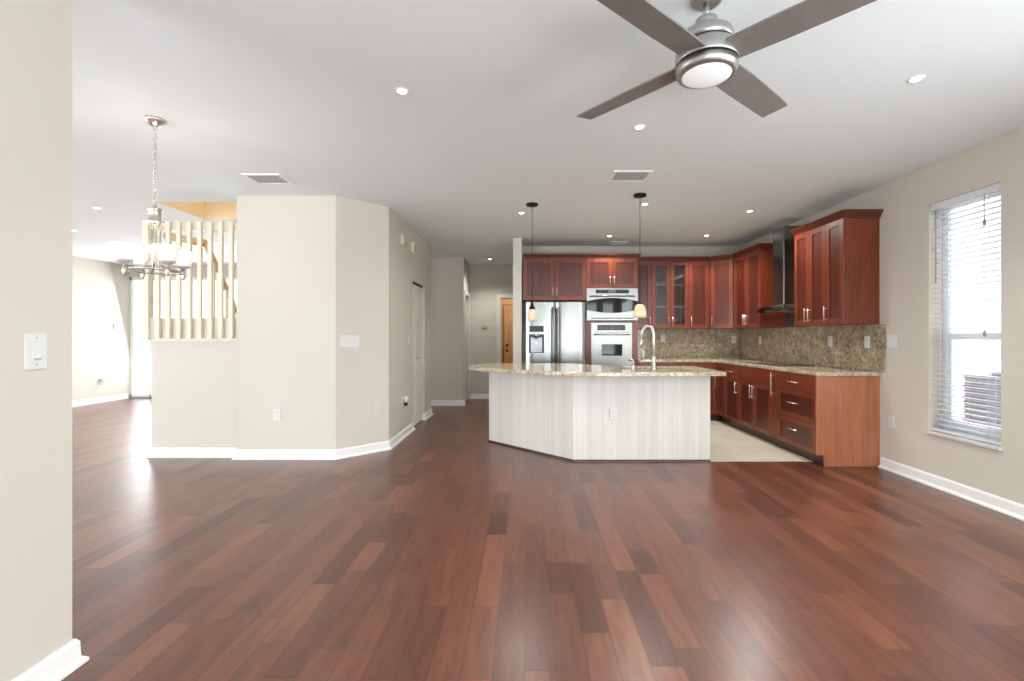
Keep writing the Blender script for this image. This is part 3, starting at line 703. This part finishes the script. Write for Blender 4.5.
# counters
ct = MB().prism([(TX1 + .002, 7.055), (2.80, 7.055), (2.835, 7.02), (2.835, 4.645), (2.86, 4.62), (XR - .001, 4.62), (XR - .001, 7.699), (TX1 + .002, 7.699)], .884, .925)
setp(obj('countertop', ct, M['granite'], origin=(3.1, 6, .884), bevel=.006), 'speckled granite countertop running around the kitchen corner', 'countertop')
setp(obj('backsplash', MB().box(XR - .02, 4.56, .926, XR - .001, 7.679, 1.390), M['splash'], origin=(XR, 6, .926)), 'shade-darkened granite backsplash slab on the window side wall', 'backsplash')
setp(obj('backsplash', MB().box(TX1 + .002, 7.68, .926, XR - .021, 7.699, 1.390), M['splash'], origin=(2.5, 7.69, .926)), 'shade-darkened granite backsplash slab on the refrigerator side wall', 'backsplash')
setp(obj('hood_splash_panel', MB().box(XR - .006, 5.492, 1.391, XR - .001, 6.305, 1.63), M['steel'], origin=(XR, 5.9, 1.391)), 'stainless wall panel between backsplash and range hood', 'panel')
ck = thing('cooktop', 'black glass cooktop set in the counter below the range hood', 'cooktop', (3.15, 5.92, .925))
obj('glass_top', MB().box(2.92, 5.55, .9252, 3.38, 6.29, .932), M['blackglass'], ck, bevel=.003)
for (x, y, r) in ((3.03, 5.72, .08), (3.03, 6.12, .1), (3.27, 5.72, .1), (3.27, 6.12, .08)):
    obj('burner_ring', MB().lathe([(r, .932), (r, .9328), (r - .006, .9328), (r - .006, .932)], (x, y, 0), 28), M['plastic_s'], ck)

# range hood
hd = thing('range_hood', 'stainless chimney range hood with smoked glass canopy', 'range hood', (3.2, 5.9, 1.6))
obj('chimney', MB().box(3.13, 5.775, 1.655, XR - .002, 6.035, 2.62), M['steel_d'], hd, bevel=.012)
obj('body', MB().box(3.10, 5.62, 1.575, XR - .007, 6.18, 1.612).box(3.12, 5.765, 1.612, XR - .007, 6.045, 1.66), M['steel'], hd, bevel=.004)
gv = MB(); n = 14; row = []
vs = []; fs = []
for i in range(n + 1):
    y = 5.51 + (6.29 - 5.51) * i / n; u = (i / n - .5) * 2; x = 2.95 + .10 * u * u; zz = 1.622 - .045 * u * u
    vs += [(x, y, zz), (XR - .008, y, zz), (x, y, zz + .008), (XR - .008, y, zz + .008)]
for i in range(n):
    a = i * 4; b = a + 4
    fs += [(a, b, b + 1, a + 1), (a + 2, a + 3, b + 3, b + 2), (a, a + 2, b + 2, b), (a + 1, b + 1, b + 3, a + 3)]
fs += [(0, 1, 3, 2), (4 * n, 4 * n + 2, 4 * n + 3, 4 * n + 1)]
obj('glass_canopy', gv.add(vs, fs, False), M['hoodglass'], hd, label='smoked glass canopy')
for k in range(4): obj('button', MB(Matrix.Translation((3.1, 5.84 + k * .04, 1.593)) @ Matrix.Rotation(-PI / 2, 4, 'Y')).lathe([(.009, 0), (.009, .005)], n=12), M['black'], hd)

# ------------------------------------------------------------------ appliances
fr = thing('refrigerator', 'stainless french door refrigerator with water dispenser', 'refrigerator', (.44, 7.3, 0))
fx0, fx1, fy = 0.0, .875, 6.96
obj('cabinet_body', MB().box(fx0 + .005, fy + .07, .02, fx1 - .005, 7.66, 1.765), M['black'], fr)
def bowed(x0, x1, z0, z1, y, bulge=.022, n=12, th=.06):
    m = MB(); vs = []; fs = []
    for i in range(n + 1):
        u = i / n; x = x0 + (x1 - x0) * u; yy = y + bulge - bulge * (1 - (2 * u - 1) ** 4) ** .9
        vs += [(x, yy, z0), (x, yy, z1), (x, y + th, z0), (x, y + th, z1)]
    for i in range(n):
        a = 4 * i; b = a + 4; fs += [(a, b, b + 1, a + 1), (a + 2, a + 3, b + 3, b + 2), (a, a + 2, b + 2, b), (a + 1, b + 1, b + 3, a + 3)]
    fs += [(0, 1, 3, 2), (4 * n, 4 * n + 2, 4 * n + 3, 4 * n + 1)]
    return m.add(vs, fs, True)
def edge_split(o):
    md = o.modifiers.new('split', 'EDGE_SPLIT'); md.split_angle = .7; return o
for k, (a, b) in enumerate(((fx0, .4345), (.4405, fx1))):
    d = edge_split(obj('door', bowed(a, b, .66, 1.775, fy), M['steelv'], fr))
    hx = .405 if k == 0 else .47
    hm = MB().tube([(hx, fy - .005, .76), (hx, fy - .05, .79), (hx, fy - .06, 1.0), (hx, fy - .06, 1.45), (hx, fy - .05, 1.66), (hx, fy - .005, 1.69)], .016, 10)
    obj('handle', hm, M['steel'], d)
    if k == 0:
        dp = obj('dispenser', MB().box(.04, fy - .010, 1.03, .265, fy + .02, 1.302).box(.048, fy - .012, 1.338, .258, fy + .02, 1.425), M['black'], fr, label='black water dispenser')
        obj('recess', MB().prism([(.07, fy - .0135), (.235, fy - .0135), (.235, fy - .009), (.07, fy - .009)], 1.04, 1.255), M['steel_d'], dp)
        obj('lever', MB().box(.12, fy - .03, 1.15, .185, fy - .0135, 1.20), M['steel'], dp)
        obj('spout', MB().lathe([(.028, 1.24), (.045, 1.27), (.06, 1.30)], (.152, fy - .005, 0), 16), M['steel'], dp)
        obj('trim_band', MB().box(.035, fy - .014, 1.302, .27, fy + .02, 1.336), M['steel'], dp)
edge_split(obj('freezer_drawer', bowed(fx0, fx1, .05, .65, fy), M['steelv'], fr))
obj('drawer_handle', MB().tube([(.1, fy - .01, .58), (.12, fy - .055, .58), (.75, fy - .055, .58), (.77, fy - .01, .58)], .014, 10), M['steel_d'], fr)

mw = thing('microwave', 'stainless built-in microwave with a bowed black window', 'microwave', (1.28, 7.1, 1.508))
mx0, mx1, my = TX0 + .003, TX1 - .003, TY - .045
obj('face_frame', MB().box(mx0, my, 1.508, mx1, TY - .001, 1.988), M['steel'], mw, bevel=.004)
obj('body', MB().box(TX0 + .03, TY + .001, 1.51, TX1 - .03, 7.6, 1.985), M['black'], mw)
obj('control_panel', MB().box(mx0 + .135, my - .004, 1.912, mx1 - .135, my, 1.965), M['black'], mw)
obj('display', MB().box(1.22, my - .005, 1.922, 1.335, my - .004, 1.956), plain('green display glass', (92, 108, 92), 0.3), mw)
wvs = []; wfs = []; n = 16
for i in range(n + 1):
    u = i / n; x = mx0 + .004 + (mx1 - mx0 - .008) * u; k = 1 - (2 * u - 1) ** 2
    zt = 1.795 + .045 * k; zb = 1.665 - .045 * k
    wvs += [(x, my - .012 * k - .004, zb), (x, my - .012 * k - .004, zt), (x, my + .001, zb), (x, my + .001, zt)]
for i in range(n):
    a = 4 * i; b = a + 4; wfs += [(a, b, b + 1, a + 1), (a + 1, b + 1, b + 3, a + 3), (a, a + 2, b + 2, b)]
wfs += [(0, 1, 3, 2), (4 * n, 4 * n + 2, 4 * n + 3, 4 * n + 1)]
obj('window', MB().add(wvs, wfs), M['blackglass'], mw)
obj('handle', MB().tube([(mx0 + .05, my - .003, 1.865), (mx0 + .08, my - .03, 1.868), (mx1 - .08, my - .03, 1.868), (mx1 - .05, my - .003, 1.865)], .011, 10), M['steel_d'], mw)
obj('vent_slot', MB().box(mx0 + .07, my - .003, 1.535, mx1 - .07, my, 1.548), M['black'], mw)

ov = thing('wall_oven', 'stainless wall oven with a small dark window below the microwave', 'oven', (1.27, 7.1, .76))
ox0, ox1, oy = .972, 1.578, TY - .03
obj('body', MB().box(TX0 + .08, TY + .001, .76, TX1 - .095, 7.58, 1.475), M['black'], ov)
obj('frame', MB().box(ox0 - .004, oy + .012, .755, ox1 + .004, TY - .001, 1.477), M['steel'], ov)
obj('control_panel', MB().box(ox0, oy, 1.335, ox1, oy + .02, 1.472), M['steel'], ov, bevel=.003)
obj('display', MB().box(ox0 + .09, oy - .003, 1.362, ox1 - .1, oy, 1.443), M['black'], ov)
dr = obj('door', MB().box(ox0, oy - .005, .76, ox1, oy + .02, 1.325), M['steel'], ov, bevel=.004)
obj('window', MB().box(1.125, oy - .008, .985, 1.43, oy - .004, 1.155), M['blackglass'], dr)
obj('handle', MB().tube([(ox0 + .04, oy - .003, 1.297), (ox0 + .055, oy - .045, 1.3), (ox1 - .055, oy - .045, 1.3), (ox1 - .04, oy - .003, 1.297)], .012, 10), M['steel'], dr)
for k in range(4): obj('button', MB().box(ox0 + .12 + k * .09, oy - .005, 1.39, ox0 + .15 + k * .09, oy - .003, 1.4), M['plastic_s'], ov)

# ------------------------------------------------------------------ island
P0, P1, P2 = (-.4475, 5.745), (.4775, 4.826), (1.87, 4.826)
ipoly = [P0, P1, P2, (1.87, 5.47), (1.02, 5.47), (.5, 6.02), (-.36, 6.05)]
isl = thing('kitchen_island', 'bent kitchen island base with pale vertical grain panels', 'island', (.8, 5.3, 0))
ib = MB().prism([(P0[0] + .02, P0[1] + .01), (.485, 4.842), (1.86, 4.842), (1.86, 5.46), (1.02, 5.46), (.5, 6.0), (-.35, 6.03)], .004, .66)
ib.box(.95, 4.842, .66, 1.86, 4.94, .883).box(.95, 5.41, .66, 1.86, 5.46, .883).box(1.77, 4.94, .66, 1.86, 5.41, .883)
ib.prism([(P0[0] + .02, P0[1] + .01), (.485, 4.842), (.95, 4.842), (.95, 5.46), (.5, 6.0), (-.35, 6.03)], .66, .883)
obj('cabinet_body', ib, M['cherry'], isl)
obj('angled_panel', MB().strip([P0, P1], [(0, .012), (0, .883), (-.015, .883), (-.015, .012)], 1, None, P2), M['panel'], isl)
obj('front_panel', MB().strip([P1, P2], [(0, .012), (0, .883), (-.015, .883), (-.015, .012)], 1, P0, None), M['panel'], isl)
obj('end_panel', MB().box(1.86, 4.8265, .012, 1.872, 5.47, .883), M['panel'], isl)
obj('shoe_moulding', MB().strip([P0, P1, P2], [(0, .001), (.016, .001), (.014, .012), (.004, .02), (0, .02)], 1), M['cherry_d'], isl, label='dark red wood shoe moulding')
# bowed front edge of the stone top
def bez(a, b, c, n=14): return [tuple((Vector(a) * (1 - t) ** 2 + Vector(b) * 2 * t * (1 - t) + Vector(c) * t * t)) for t in [i / n for i in range(n + 1)]]
front = bez((-.655, 5.47), (.05, 4.52), (1.0, 4.535), 18) + [(1.955, 4.63)]
ipts = front + [(1.965, 5.53), (1.05, 5.53), (.55, 6.12), (-.45, 6.17), (-.70, 5.75)]
sx0, sx1, sy0, sy1 = 1.02, 1.74, 4.97, 5.38
top = obj('island_countertop', MB().prism(ipts, .884, .925), M['granite'], origin=(.8, 5.3, .884))
setp(top, 'speckled granite island top with a bowed overhanging edge', 'countertop')
import bmesh
def cut_hole(o, boxes):
    cm = bpy.data.meshes.new('cut'); m = MB()
    for b in boxes: m.box(*b)
    cm.from_pydata([tuple(v - o.location) for v in m.v], [], m.f)
    co = bpy.data.objects.new('cut', cm); COL.objects.link(co); co.location = o.location
    md = o.modifiers.new('hole', 'BOOLEAN'); md.object = co; md.operation = 'DIFFERENCE'; md.solver = 'EXACT'
    bpy.context.view_layer.update()
    dgx = bpy.context.evaluated_depsgraph_get(); nm = bpy.data.meshes.new_from_object(o.evaluated_get(dgx))
    o.modifiers.clear(); o.data = nm; bpy.data.objects.remove(co)
bpy.context.view_layer.update()
cut_hole(top, [(sx0, sy0, .8, sx1, sy1, 1.0)])
md = top.modifiers.new('edge', 'BEVEL'); md.width = .006; md.segments = 2; md.limit_method = 'ANGLE'; md.angle_limit = .6

sk = thing('sink', 'stainless undermount sink in the island top behind the faucet', 'sink', (1.38, 5.175, .70))
a0, b0, a1, b1 = sx0 - .004, sy0 - .004, sx1 + .004, sy1 + .004
sm = MB().box(a0, b0, .69, a1, b1, .70).box(a0, b0, .70, a0 + .008, b1, .8835).box(a1 - .008, b0, .70, a1, b1, .8835).box(a0, b0, .70, a1, b0 + .008, .8835).box(a0, b1 - .008, .70, a1, b1, .8835)
obj('basin', sm, M['steel'], sk); obj('drain', MB().lathe([(.045, .700), (.045, .703), (.03, .701), (0, .701)], (1.38, 5.175, 0), 20), M['steel_d'], sk)
fc = thing('faucet', 'tall satin nickel gooseneck faucet standing on the island top', 'faucet', (1.308, 4.86, .925))
q = [(1.308, 4.86, .93), (1.308, 4.86, 1.30)]; cx, rz_ = 1.254, .054
for k in range(1, 13):
    a = PI * k / 12; q.append((cx + rz_ * math.cos(a), 4.86 + .05 * k / 12, 1.30 + .075 * math.sin(a)))
q += [(1.196, 4.915, 1.24)]
obj('neck', MB().tube(q, .0155, 12), M['nickel'], fc)
obj('spray_head', MB().tube([(1.1965, 4.914, 1.245), (1.192, 4.918, 1.2), (1.184, 4.922, 1.155)], [.015, .018, .021], 12), M['nickel'], fc)
obj('base_body', MB().lathe([(.030, 0), (.030, .012), (.022, .02), (.021, .13), (.017, .15)], (1.308, 4.86, .925), 20), M['nickel'], fc)
obj('lever', MB().tube([(1.308, 4.86, 1.02), (1.195, 4.87, 1.02)], .012, 10).tube([(1.21, 4.87, 1.02), (1.205, 4.87, 1.13)], .0065, 8), M['nickel'], fc)
sd = thing('soap_dispenser', 'short satin nickel soap pump beside the faucet', 'soap dispenser', (1.10, 4.87, .925))
obj('base_body', MB().lathe([(.024, 0), (.024, .01), (.016, .018), (.014, .05), (.010, .055)], (1.10, 4.87, .925), 16), M['nickel'], sd)
obj('spout', MB().tube([(1.10, 4.87, .975), (1.10, 4.87, 1.02), (1.09, 4.89, 1.03), (1.07, 4.93, 1.02)], .009, 10), M['nickel'], sd)

# ------------------------------------------------------------------ pendants
def lamp(name, loc, power, r, col=(1, .95, .86)):
    l = bpy.data.lights.new(name, 'POINT'); l.energy = power; l.shadow_soft_size = r; l.color = col
    o = bpy.data.objects.new(name, l); COL.objects.link(o); o.location = loc; return o
def pendant(label, x, y, zb, r, lead):
    t = thing('pendant_lamp', label, 'pendant lamp', (x, y, CEIL), 0, 'pendant lamps over the island')
    obj('canopy', MB().lathe([(.03, -.028), (.062, -.022), (.066, -.006), (.066, 0)], (x, y, CEIL), 28), M['bronze'], t)
    zt = zb + .135
    obj('cord', MB().tube([(x, y, CEIL - .02), (x, y, zt + .03)], .0032, 8), M['bronze'], t)
    if lead: obj('socket_cap', MB().lathe([(.036, .0), (.030, .02), (.014, .05), (.010, .075), (.004, .08)], (x, y, zt - .005), 20), M['bronze'], t)
    else: obj('socket_cap', MB().lathe([(.020, .0), (.018, .015), (.008, .03), (.004, .035)], (x, y, zt - .005), 20), M['bronze'], t)
    if lead: pf = [(.046, 0), (.052, .025), (.054, .05), (.050, .085), (.040, .115), (.030, .135)]
    else: pf = [(.068, 0), (.067, .03), (.060, .075), (.050, .11), (.038, .13), (.016, .136)]
    sh = obj('shade', MB().lathe(pf, (x, y, zb), 28, cap=False), M['cream'], t)
    sh.modifiers.new('thick', 'SOLIDIFY').thickness = .004
    obj('bulb', MB().lathe([(0, .02), (.018, .03), (.022, .05), (.014, .08), (.01, .1)], (x, y, zb), 16), M['cream'], sh)
    return t
pendant('bronze pendant with an oval cream shade hanging in front of the refrigerator', .068, 5.23, 1.44, .054, True)
pendant('bronze pendant with a bell shaped cream shade hanging beside the microwave', 1.172, 4.885, 1.466, .068, False)

# ------------------------------------------------------------------ chandelier
CX, CY = -2.5, 3.2
ch = thing('chandelier', 'satin nickel four arm chandelier with lit opal glass bowls', 'chandelier', (CX, CY, CEIL))
obj('canopy', MB().lathe([(.012, -.05), (.03, -.04), (.062, -.015), (.067, 0)], (CX, CY, CEIL), 28), M['nickel'], ch)
zc = 2.68; k = 0
while zc > 2.155:
    pts = []
    for i in range(12):
        a = 2 * PI * i / 12; lx = .012 * math.cos(a); lz = .021 * math.sin(a)
        pts.append((CX + (lx if k % 2 == 0 else 0), CY + (lx if k % 2 else 0), zc + lz))
    obj('chain_link', MB().tube(pts, .0032, 6, True), M['nickel'], ch)
    zc -= .033; k += 1
obj('top_cap', MB().lathe([(.052, -.012), (.052, 0), (.034, .006), (.036, .07), (.042, .075), (.042, .085), (.01, .09), (.008, .11), (0, .112)], (CX, CY, 2.045), 24), M['nickel'], ch)
for a in (PI / 4, 3 * PI / 4, 5 * PI / 4, 7 * PI / 4):
    dx, dy = math.cos(a), math.sin(a)
    obj('column_rod', MB().tube([(CX + .026 * dx, CY + .026 * dy, 2.04), (CX + .026 * dx, CY + .026 * dy, 1.83), (CX + .03 * dx, CY + .03 * dy, 1.79), (CX + .055 * dx, CY + .055 * dy, 1.745), (CX + .10 * dx, CY + .10 * dy, 1.72), (CX + .145 * dx, CY + .145 * dy, 1.715)], .0085, 8), M['nickel'], ch)
obj('ring', MB().tube([(CX + .15 * math.cos(2 * PI * i / 40), CY + .15 * math.sin(2 * PI * i / 40), 1.712) for i in range(40)], .008, 8, True), M['nickel'], ch)
for deg in (-29, 61, 151, 241):
    a = math.radians(deg); dx, dy = math.cos(a), math.sin(a); ex, ey = CX + .168 * dx, CY + .168 * dy
    am = obj('arm', MB().tube([(CX + .145 * dx, CY + .145 * dy, 1.712), (CX + .158 * dx, CY + .158 * dy, 1.708), (ex, ey, 1.712), (ex, ey, 1.76)], .009, 8).lathe([(0, -.035), (.009, -.03), (.006, -.018), (.016, -.008), (.012, .004), (.012, .03)], (ex, ey, 1.70), 14), M['nickel'], ch)
    obj('cup', MB().lathe([(.014, .0), (.030, .008), (.046, .014), (.048, .022)], (ex, ey, 1.742), 24), M['lilac'], am, label='pale lilac glass cup')
    sh = obj('shade', MB().lathe([(.040, .0), (.050, .012), (.055, .045), (.062, .074), (.081, .100)], (ex, ey, 1.762), 28, cap=False), M['opal'], ch, label='lit white opal glass bowl shade')
    sh.modifiers.new('thick', 'SOLIDIFY').thickness = .004
    obj('bulb', MB().lathe([(.012, .0), (.022, .03), (.026, .05), (.016, .075), (0, .08)], (ex, ey, 1.765), 16), M['opal'], sh)
    lamp('chandelier_light', (ex, ey, 1.885), 2.0, .03, (1, .95, .88))

# ------------------------------------------------------------------ ceiling fan
FX, FY = .779, 2.05
fan = thing('ceiling_fan', 'brushed nickel ceiling fan with four grey blades and a white light', 'ceiling fan', (FX, FY, CEIL))
obj('canopy', MB().lathe([(.045, -.024), (.062, -.018), (.068, -.004), (.068, 0)], (FX, FY, CEIL), 32), M['nickel_f'], fan)
obj('downrod', MB().lathe([(.014, 2.65), (.014, 2.728)], (FX, FY, -.014), 16), M['nickel_f'], fan)
obj('coupling', MB().lathe([(.046, 2.60), (.046, 2.648), (.040, 2.655), (.016, 2.657)], (FX, FY, -.014), 28), M['nickel_f'], fan)
obj('motor_housing', MB().lathe([(.112, 2.535), (.113, 2.56), (.104, 2.585), (.078, 2.605), (.046, 2.615)], (FX, FY, -.014), 40), M['nickel_f'], fan)
obj('shadow_gap', MB().lathe([(.105, 2.435), (.105, 2.536)], (FX, FY, -.014), 36), M['black'], fan)
obj('blade_hub', MB().lathe([(.128, 2.457), (.130, 2.465), (.128, 2.51), (.114, 2.529)], (FX, FY, -.014), 40), M['nickel_f'], fan)
lk = obj('light_kit', MB().lathe([(.108, 2.408), (.122, 2.414), (.128, 2.43), (.128, 2.448)], (FX, FY, -.014), 40), M['nickel_f'], fan)
obj('diffuser', MB().lathe([(0, 2.392), (.05, 2.394), (.09, 2.401), (.108, 2.412)], (FX, FY, -.014), 40), M['opal_fan'], lk, label='white opal light diffuser')
def blade_mb(az):
    Mx = Matrix.Translation((FX, FY, 2.464)) @ Matrix.Rotation(az, 4, 'Z') @ Matrix.Rotation(math.radians(-11), 4, 'X')
    out = [(.115, -.066), (.30, -.071), (.60, -.066), (.712, -.060), (.718, -.055), (.708, .064), (.70, .068), (.60, .069), (.30, .071), (.115, .066)]
    return MB(Mx).prism(out, -.004, .004)
for deg in (40.5, 130.5, 219.5, 313):
    az = math.radians(deg)
    b = obj('blade', blade_mb(az), M['blade'], fan, bevel=.002, label='taupe grey fan blade')
    Mx = Matrix.Translation((FX, FY, 2.464)) @ Matrix.Rotation(az, 4, 'Z') @ Matrix.Rotation(math.radians(-11), 4, 'X')
    obj('blade_bracket', MB(Mx).box(.09, -.03, .005, .16, .03, .012), M['nickel_f'], b)

# ------------------------------------------------------------------ downlights and vents
def spot(loc, power, wide=130):
    l = bpy.data.lights.new('downlight_beam', 'SPOT'); l.energy = power; l.spot_size = math.radians(wide); l.spot_blend = .6; l.shadow_soft_size = .1; l.color = (1, .97, .92)
    o = bpy.data.objects.new('downlight_beam', l); COL.objects.link(o); o.location = loc; return o
DL = [(402, 91, 'in the open ceiling before the chandelier'), (916, 79, 'near the ceiling corner above the window'), (639.5, 127, 'straight behind the ceiling fan'),
      (521.5, 213, 'beside the pendant in front of the refrigerator'), (645, 204, 'just behind the pendant beside the microwave'), (609.4, 236, 'in front of the small kitchen vent'),
      (706.5, 235.5, 'above the glass door cabinet'), (750, 211, 'in front of the range hood chimney'), (490, 259, 'in the hall ceiling'),
      (97, 208, 'in the dining ceiling behind the chandelier'), (74, 230.5, 'in the far dining ceiling'), (217.5, 243.5, 'seen between the stair balusters')]
for px, py, where in DL:
    D = F_PX * (CEIL - H_CAM) / (336.5 - py); X = (px - 526) * D / F_PX
    t = thing('recessed_light', 'lit white recessed downlight ' + where, 'downlight', (X, D, CEIL), 0, 'recessed downlights')
    obj('trim_ring', MB().lathe([(.027, -.003), (.040, -.006), (.044, -.001), (.044, 0)], (X, D, CEIL), 28, cap=False), M['white'], t)
    obj('lens', MB().lathe([(0, -.0035), (.027, -.0035), (.028, -.001)], (X, D, CEIL), 24), M['lens'], t)
    spot((X, D, CEIL - .03), {490: 50, 609.4: 40, 706.5: 70, 750: 85, 521.5: 40, 645: 45}.get(px, 75 if D > 4.4 and X > -1.5 else 50), 160 if px in (521.5, 645, 750) else 130)
def vent(label, px0, px1, py0, py1, dark=False):
    yc = lambda py: F_PX * (CEIL - H_CAM) / (336.5 - py)
    y0, y1 = yc(py0), yc(py1); ym = (y0 + y1) / 2
    x0, x1 = (px0 - 526) * ym / F_PX, (px1 - 526) * ym / F_PX
    t = thing('ceiling_vent', label, 'vent', ((x0 + x1) / 2, ym, CEIL))
    f = .025
    obj('frame', MB().box(x0, y0, CEIL - .01, x1, y0 + f, CEIL).box(x0, y1 - f, CEIL - .01, x1, y1, CEIL).box(x0, y0 + f, CEIL - .01, x0 + f, y1 - f, CEIL).box(x1 - f, y0 + f, CEIL - .01, x1, y1 - f, CEIL), M['white'], t)
    obj('duct_opening', MB().box(x0 + f, y0 + f, CEIL - .0015, x1 - f, y1 - f, CEIL - .0005), M['plastic_s'], t)
    m = MB(); n = max(3, int((y1 - y0 - 2 * f) / .028))
    for k in range(n):
        y = y0 + f + (k + .3) * (y1 - y0 - 2 * f) / n
        m.add([(x0 + f, y, CEIL - .009), (x1 - f, y, CEIL - .009), (x1 - f, y + .013, CEIL - .003), (x0 + f, y + .013, CEIL - .003), (x0 + f, y, CEIL - .011), (x1 - f, y, CEIL - .011), (x1 - f, y + .013, CEIL - .005), (x0 + f, y + .013, CEIL - .005)],
              [(0, 1, 2, 3), (4, 7, 6, 5), (0, 4, 5, 1), (1, 5, 6, 2), (2, 6, 7, 3), (3, 7, 4, 0)])
    obj('slats', m, M['white'], t)
vent('white slatted ceiling vent in the middle of the room behind the fan', 611, 649, 170.5, 181)
vent('white slatted ceiling vent in front of the closet block', 250, 287, 173.5, 183.5)
vent('small white ceiling vent above the refrigerator cabinets', 610, 628, 241.2, 244)

# lights that belong to rooms out of view
lamp('tan_room_light', (.35, 10.9, 2.3), 20, .1, (1, .88, .74))
lamp('stairwell_light', (-3.0, 5.5, 3.9), 17, .15, (1, .97, .92))
